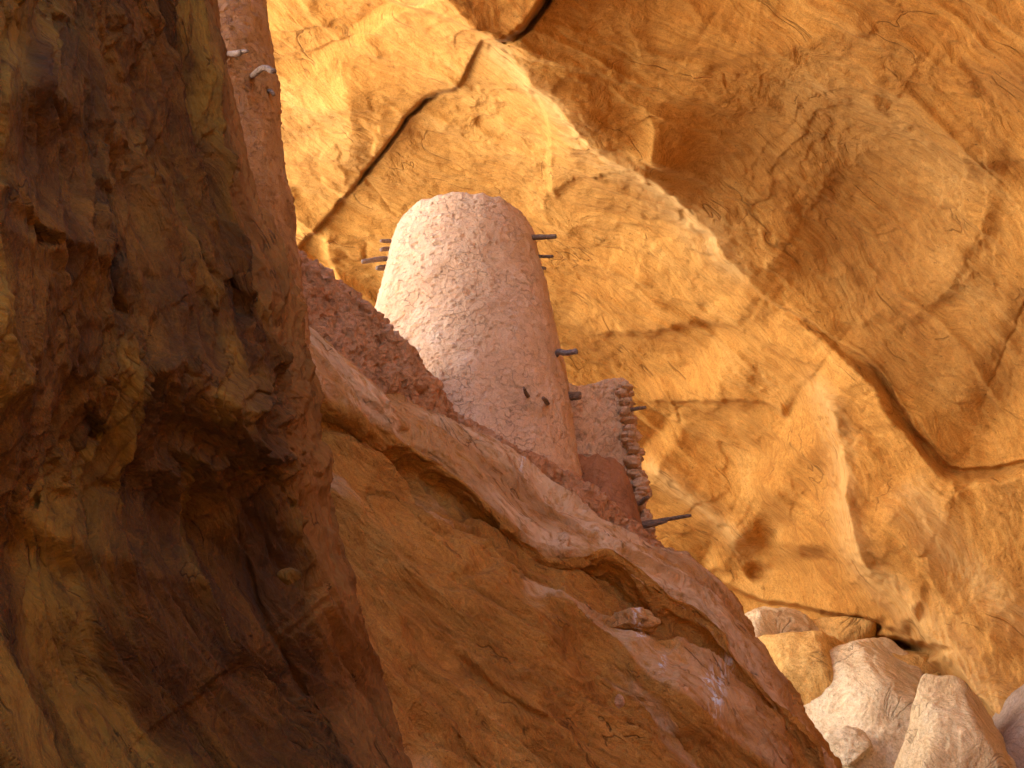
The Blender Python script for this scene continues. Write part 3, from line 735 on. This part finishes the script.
peg(t1, [(400, 259, 13.9), (383, 259, 13.7), (372, 260.5, 13.55), (362, 262, 13.5)], [.027, .026, .025, .022], M['wood_tan'], 8)
peg(t1, [(400, 241, 13.9), (386, 241, 13.7), (381, 241, 13.65)], [.02, .02, .016], M['wood_tan'], 9)
peg(t1, [(400, 250, 13.9), (386, 249, 13.7), (381, 250, 13.65)], [.026, .024, .018], M['wood_tan'], 10)
peg(t1, [(395, 267, 13.9), (382, 268, 13.7), (377, 268, 13.65)], [.03, .03, .022], M['wood_tan'], 11)

# far-left tower, mostly hidden by the spur
t2 = empty('round_tower', tuple(P(214, 300, 10.9)))
tag(t2, 'slim reddish mud tower cut off by the top of the picture behind the dark spur', 'tower')
c2 = P(214, 120, 10.9)
def radii(px_edge_list, cx, cy, refd):
    out = []
    for (px, py) in px_edge_list:
        # height and edge at the tower's centre plane
        t = (384 - py) / F_PX; d = cy / (cp - t * sp); z = d * (sp + t * cp); xx = (px - 512) / F_PX * d
        out.append((z, xx - cx))
    return sorted(out)
e2 = [(256, -160), (265, 0), (274, 60), (279, 110), (283, 150), (288, 200), (291, 232), (298, 262), (304, 300), (312, 380)]
lathe_tower(t2, 'tower_wall', c2[0], c2[1], radii(e2, c2[0], c2[1], 0), M['tower_mud'], nth=360, nz=420, rough=1., seed=5., lump=1.3)
peg(t2, [(228, 54, 10.7), (238, 53, 10.35), (243, 51.5, 10.3), (248, 51, 10.25)], [.022, .022, .016, .009], M['wood_tan'], 21)
peg(t2, [(250, 78, 10.8), (256, 73, 10.4), (262, 68.5, 10.3), (268, 68.5, 10.25), (272, 71, 10.2), (276, 71, 10.2)], [.02, .023, .023, .021, .021, .016], M['wood_tan'], 22)
peg(t2, [(262, 90, 10.9), (271, 92, 10.7), (274, 95, 10.65)], [.016, .016, .012], M['wood_dark'], 23)

# ================================================================== MUD WALLS
def mudwall(name, top, bot, thick, mat, rough=.05, seed=0, nv=460, nu=150, steps=None, parent=None, edge=.0):
    """wall between a top line and a bottom line (px,py,d): front, rounded top and back"""
    top = np.asarray(top, float); bot = np.asarray(bot, float)
    Tt = catmull(top, nv); Bb = catmull(bot, nv)
    back = Tt.copy(); back[:, 2] += thick
    Bk = Bb.copy(); Bk[:, 2] += thick * 1.3
    up = Tt.copy(); up[:, 2] += thick * .35; up[:, 1] -= 1.
    G = np.concatenate([catmull(np.array([Bb, (Bb + Tt) / 2 - [0, 0, 0], Tt]), nu), catmull(np.array([Tt, up, back]), 30)[1:], catmull(np.array([back, Bk]), 12)[1:]], 0)
    W = P(G[..., 0], G[..., 1], G[..., 2])
    n = grid_normals(W)
    if np.mean(np.sum(n * W, -1)[:nu]) > 0: n = -n
    b = W + seed
    d = .9 * fbm(b * 1.3, 4) + 1.0 * sstep(.0, .5, fbm(b * 4.5, 3)) + .7 * fbm(b * 10, 4) - 1.0 * sstep(.2, .5, fbm(b * 8 + 7, 3))
    W = W + n * (d * rough)[..., None]
    return sheet(name, W, mat, parent=parent)
w1 = mudwall('mud_wall', [(240, 180, 10.3), (268, 212, 10.6), (285, 243, 10.9), (330, 279, 11.1), (372, 312, 11.2), (398, 338, 11.3), (424, 370, 11.4), (445, 404, 11.5), (456, 424, 11.6)],
        [(220, 320, 10.3), (262, 330, 10.5), (290, 345, 10.6), (330, 370, 10.7), (362, 392, 10.9), (390, 410, 11.), (415, 425, 11.2), (438, 436, 11.3), (456, 446, 11.4)], .7, M['mud'], .04, 3.)
tag(w1, 'sloping wall of coarse lumpy red mud between the dark spur and the tall tower', 'wall')
w2 = mudwall('mud_footing', [(430, 396, 11.7), (456, 416, 11.7), (490, 436, 11.75), (530, 452, 11.85), (560, 470, 11.95), (590, 487, 12.), (615, 508, 12.1), (640, 532, 12.2), (664, 552, 12.3)],
        [(425, 430, 11.4), (450, 444, 11.45), (490, 465, 11.5), (530, 485, 11.6), (560, 505, 11.7), (590, 525, 11.8), (615, 545, 11.9), (640, 560, 12.), (664, 575, 12.1)], .7, M['mud'], .03, 8., nu=90)
tag(w2, 'low footing of crumbling pinkish mud along the foot of the tall tower', 'wall')

# ruined wall to the right of the tower
def ruin():
    t = empty('ruined_wall', tuple(P(610, 500, 13.6)))
    tag(t, 'broken pink mud wall with a ragged stony edge right of the tall tower', 'wall')
    import mathutils
    Tt = [(545, 384, 13.6), (575, 388, 13.65), (590, 386, 13.7), (605, 381, 13.75), (618, 380, 13.8), (628, 383, 13.85)]
    Bb = [(545, 560, 12.95), (575, 560, 13.), (600, 560, 13.05), (625, 560, 13.1), (642, 560, 13.15), (654, 560, 13.2)]
    # front face with a slanting right edge
    w = mudwall('wall_face', Tt, Bb, .45, M['plaster'], .022, 12., nv=200, nu=220)
    w.parent = t; w.matrix_parent_inverse = mathutils.Matrix.Translation(t.location).inverted()
    # ragged end: clods and stones one above another
    rs = np.random.RandomState(4)
    pts = [(623, 387), (624, 395), (627, 403), (625, 411), (629, 419), (628, 427), (632, 435), (630, 443), (634, 451), (634, 460), (635, 468), (638, 476), (640, 484), (641, 492), (642, 500), (640, 508), (644, 517), (645, 526), (650, 535)]
    V, F, off = [], [], 0
    pts = [(float(a), float(b)) for a, b in catmull(np.array(pts), 34)]
    for k, (px, py) in enumerate(pts):
        for dd in range(3):
            dpt = np.interp(py, [387, 535], [13.75, 13.15]) + dd * .16
            c = P(px + rs.uniform(-3.5, 2.) + dd * .5, py + rs.uniform(-3, 3), dpt)
            v, f = blob(c, (.05 * rs.uniform(.6, 1.6), .07 * rs.uniform(.8, 1.3), .032 * rs.uniform(.5, 1.5)), rs.randint(1000), 22, 16, .35)
            V.append(v); F.append(f + off); off += len(v)
    o = mesh_obj('broken_edge', np.concatenate(V), np.concatenate(F), M['plaster']); o.parent = t; o.matrix_parent_inverse = mathutils.Matrix.Translation(t.location).inverted()
    peg(t, [(612, 411, 13.9), (628, 410, 13.7), (638, 408.5, 13.6), (646, 407.5, 13.55)], [.022, .022, .018, .014], M['wood_dark'], 31)
    peg(t, [(622, 508, 13.3), (634, 504.5, 13.15), (641, 502.5, 13.1), (645, 499, 13.05), (648, 497, 13.)], [.026, .026, .022, .02, .016], M['wood_dark'], 32)
    peg(t, [(625, 530, 13.2), (642, 524, 13.), (660, 520.5, 12.9), (678, 517.5, 12.8), (691, 515.5, 12.75)], [.024, .024, .02, .018, .015], M['wood_dark'], 33)
    peg(t, [(625, 528, 13.0), (641, 526, 12.85), (655, 523.5, 12.8), (667, 521, 12.75)], [.03, .03, .026, .014], M['wood_dark'], 34)
def blob(c, r, seed, nth=64, nph=40, rough=.12, planes=None, rot=0., freq=1.5):
    """an uneven stone: displaced ellipsoid optionally cut by planes"""
    th = np.linspace(0, 2 * np.pi, nth, endpoint=False); ph = np.linspace(0.0, np.pi, nph)
    T, Ph = np.meshgrid(th, ph)
    dr = np.stack([np.sin(Ph) * np.cos(T), np.sin(Ph) * np.sin(T), np.cos(Ph)], -1)
    rad = np.ones(T.shape)
    if planes is not None:
        for (n_, d_) in planes:
            n_ = np.array(n_, float); n_ /= np.linalg.norm(n_)
            dd = dr @ n_
            lim = np.where(dd > .05, d_ / np.maximum(dd, .05), 9)
            rad = -np.log(np.exp(-rad * 34) + np.exp(-lim * 34)) / 34
    rad = rad * (1 + rough * fbm(dr * freq + seed * 1.37, 5))
    v = dr * rad[..., None] * np.array(r)
    cr, sr = math.cos(rot), math.sin(rot)
    v = np.stack([v[..., 0] * cr - v[..., 1] * sr, v[..., 0] * sr + v[..., 1] * cr, v[..., 2]], -1)
    v = v + np.asarray(c)
    return v.reshape(-1, 3), gridfaces(nph, nth, True)[:, ::-1]
ruin()

# small stub (shade put into its mud colour) of a round building in front of the ruined wall
t3 = empty('granary_stub', tuple(P(600, 530, 12.9)))
tag(t3, 'small flaring stump of a mud granary, browned for its shade, squeezed between tower and ruined wall', 'granary')
c3 = P(592, 500, 13.0)
e3 = [(621, 469), (628, 480), (634, 498), (641, 520), (648, 545), (656, 580)]
lathe_tower(t3, 'granary_wall', c3[0], c3[1], radii(e3, c3[0], c3[1], 0), M['stub'], nth=200, nz=160, rough=.5, seed=9., lump=.6, rimrough=.02)

# ================================================================== BOULDERS
def boulder(name, px, py, d, r, seed, mat, label, planes=None, rot=0., rough=.12, cat='boulder', n=(220, 140), freq=1.5, extra=.0):
    if planes is not None or rough >= .1:
        rs = np.random.RandomState(seed); planes = list(planes or [])
        for _ in range(8):
            g = rs.normal(size=3); planes.append((g, rs.uniform(.58, .8)))
        r = tuple(1.15 * k_ for k_ in r)
    v, f = blob((0, 0, 0), r, seed, n[0], n[1], rough * .6, planes, rot, freq)
    nn = v / (np.linalg.norm(v, axis=1)[:, None] + 1e-9)
    q = v + seed
    v = v + nn * (max(r) * (.02 * fbm(q * 2.2 / max(r), 4) + .012 * terrace(fbm(q * 1.3 / max(r), 3) * 3, .1)  + .05 * (ridged(q * 1.2 / max(r), 3) - .7) * extra))[:, None]
    at = {'drop': (name == 'boulder') * np.exp(-((v[:, 0] - .06) / .03) ** 2), 'pale': .25 * np.ones(len(v)), 'stain_shade': np.zeros(len(v))} if mat in (M['slope'], M['spur']) else None
    o = mesh_obj(name, v, f, mat, attrs=at); o.location = tuple(P(px, py, d))
    return tag(o, label, cat)
boulder('boulder', 956, 796, 17.5, (1.0, .9, 1.6), 3, M['grey'], 'large pale angular boulder with a flat face in the bottom right corner',
        planes=[((-.72, -.35, .6), .62), ((.65, -.5, .55), .62), ((-.15, -1, .12), .55), ((.2, .2, 1), .80)], rot=.1, rough=.05, freq=2, extra=.3)
boulder('boulder', 1022, 790, 17.9, (.8, .9, 1.35), 8, M['slab'], 'darker grey slab of rock leaning right of the angular boulder',
        planes=[((-.5, -.4, .8), .45), ((.2, -1, .2), .5)], rot=-.4, rough=.06, extra=.4)
boulder('boulder', 876, 752, 20.5, (1.5, 1.1, 2.0), 14, M['cream'], 'brightly lit cream coloured rock left of the angular boulder',
        planes=[((-.75, -.5, .5), .5), ((.4, -.5, .8), .55), ((0, -1, .1), .6), ((-.3, 0, 1), .70), ((.8, -.3, .2), .6)], rot=.1, rough=.09, extra=.25)
boulder('boulder', 905, 706, 22., (1.7, 1.2, 1.2), 17, M['pale'], 'tawny rock shelf under the dark slot in the back wall',
        planes=[((0, -.3, 1), .6), ((.3, -1, .2), .7)], rot=.1, rough=.07, extra=.3)
boulder('boulder', 795, 700, 22., (1.2, 1.3, 1.2), 21, M['pale'], 'rounded golden rock lobe rising behind the ledge edge', rough=.10, extra=.3)
boulder('boulder', 838, 705, 21., (.40, .5, .42), 25, M['pale'], 'small rounded rock wedged against the cream coloured rock', rough=.1, n=(120, 80), extra=.3)
boulder('boulder', 770, 668, 23., (1.1, 1.1, .8), 41, M['cream'], 'low golden hump of rock farthest left behind the ledge edge', rough=.1, extra=.5, n=(140, 90))
boulder('boulder', 822, 650, 23.5, (1.0, 1.0, .6), 43, M['pale'], 'flat topped golden block under the bedding lip of the back wall', planes=[((0, 0, 1), .7), ((0, -1, 0), .7)], rough=.08, extra=.5, n=(140, 90))
boulder('boulder', 846, 748, 19.6, (.30, .3, .26), 45, M['cream'], 'small pale rock at the very foot of the cream coloured rock', rough=.14, extra=.5, n=(90, 60))
boulder('boulder', 628, 623, 10.9, (.21, .15, .11), 31, M['slope'], 'smooth low domed stone streaked with white droppings under the ledge', rough=.2, n=(140, 90), extra=.8, planes=[((-.3, -.2, 1), .7), ((.7, -.6, .5), .8)])
boulder('pebble', 619, 702, 9.72, (.035, .035, .045), 33, M['mud'], 'lone knob of stone sticking out of the slope below the domed stone', cat='stone', n=(40, 24))
boulder('pebble', 289, 578, 6.62, (.055, .05, .04), 36, M['spur'], 'small rounded stone lodged on the dark spur', cat='stone', n=(40, 24))

# ================================================================== LIGHT
SUN_EL, SUN_AZ = R(62), R(80)       # azimuth clockwise from +Y: the sun stands over the cliff on the right
sd = bpy.data.lights.new('sun', 'SUN'); so = bpy.data.objects.new('sun', sd); col.objects.link(so)
sd.energy = 5; sd.angle = R(.5); sd.color = (1, .95, .88)
import mathutils
v = mathutils.Vector((math.sin(SUN_AZ) * math.cos(SUN_EL), math.cos(SUN_AZ) * math.cos(SUN_EL), math.sin(SUN_EL)))
so.rotation_euler = v.to_track_quat('Z', 'Y').to_euler()
wd = bpy.data.worlds.new('World'); sc.world = wd; wd.use_nodes = True
nt = wd.node_tree; bg = nt.nodes['Background']; sky = nt.nodes.new('ShaderNodeTexSky'); sky.sky_type = 'NISHITA'; sky.sun_disc = False
sky.sun_elevation = SUN_EL; sky.sun_rotation = SUN_AZ; sky.altitude = 1400
nt.links.new(sky.outputs[0], bg.inputs[0]); bg.inputs[1].default_value = .15
sc.view_settings.view_transform = 'Standard'; sc.view_settings.look = 'None'; sc.view_settings.gamma = 1
sc.view_settings.exposure = 3.32
sc.cycles.max_bounces = 8; sc.cycles.diffuse_bounces = 6; sc.cycles.sample_clamp_indirect = 6
sc.cycles.use_denoising = True; sc.cycles.use_guiding = True; sc.cycles.guiding_training_samples = 96
sc.cycles.use_adaptive_sampling = True; sc.cycles.adaptive_threshold = .01
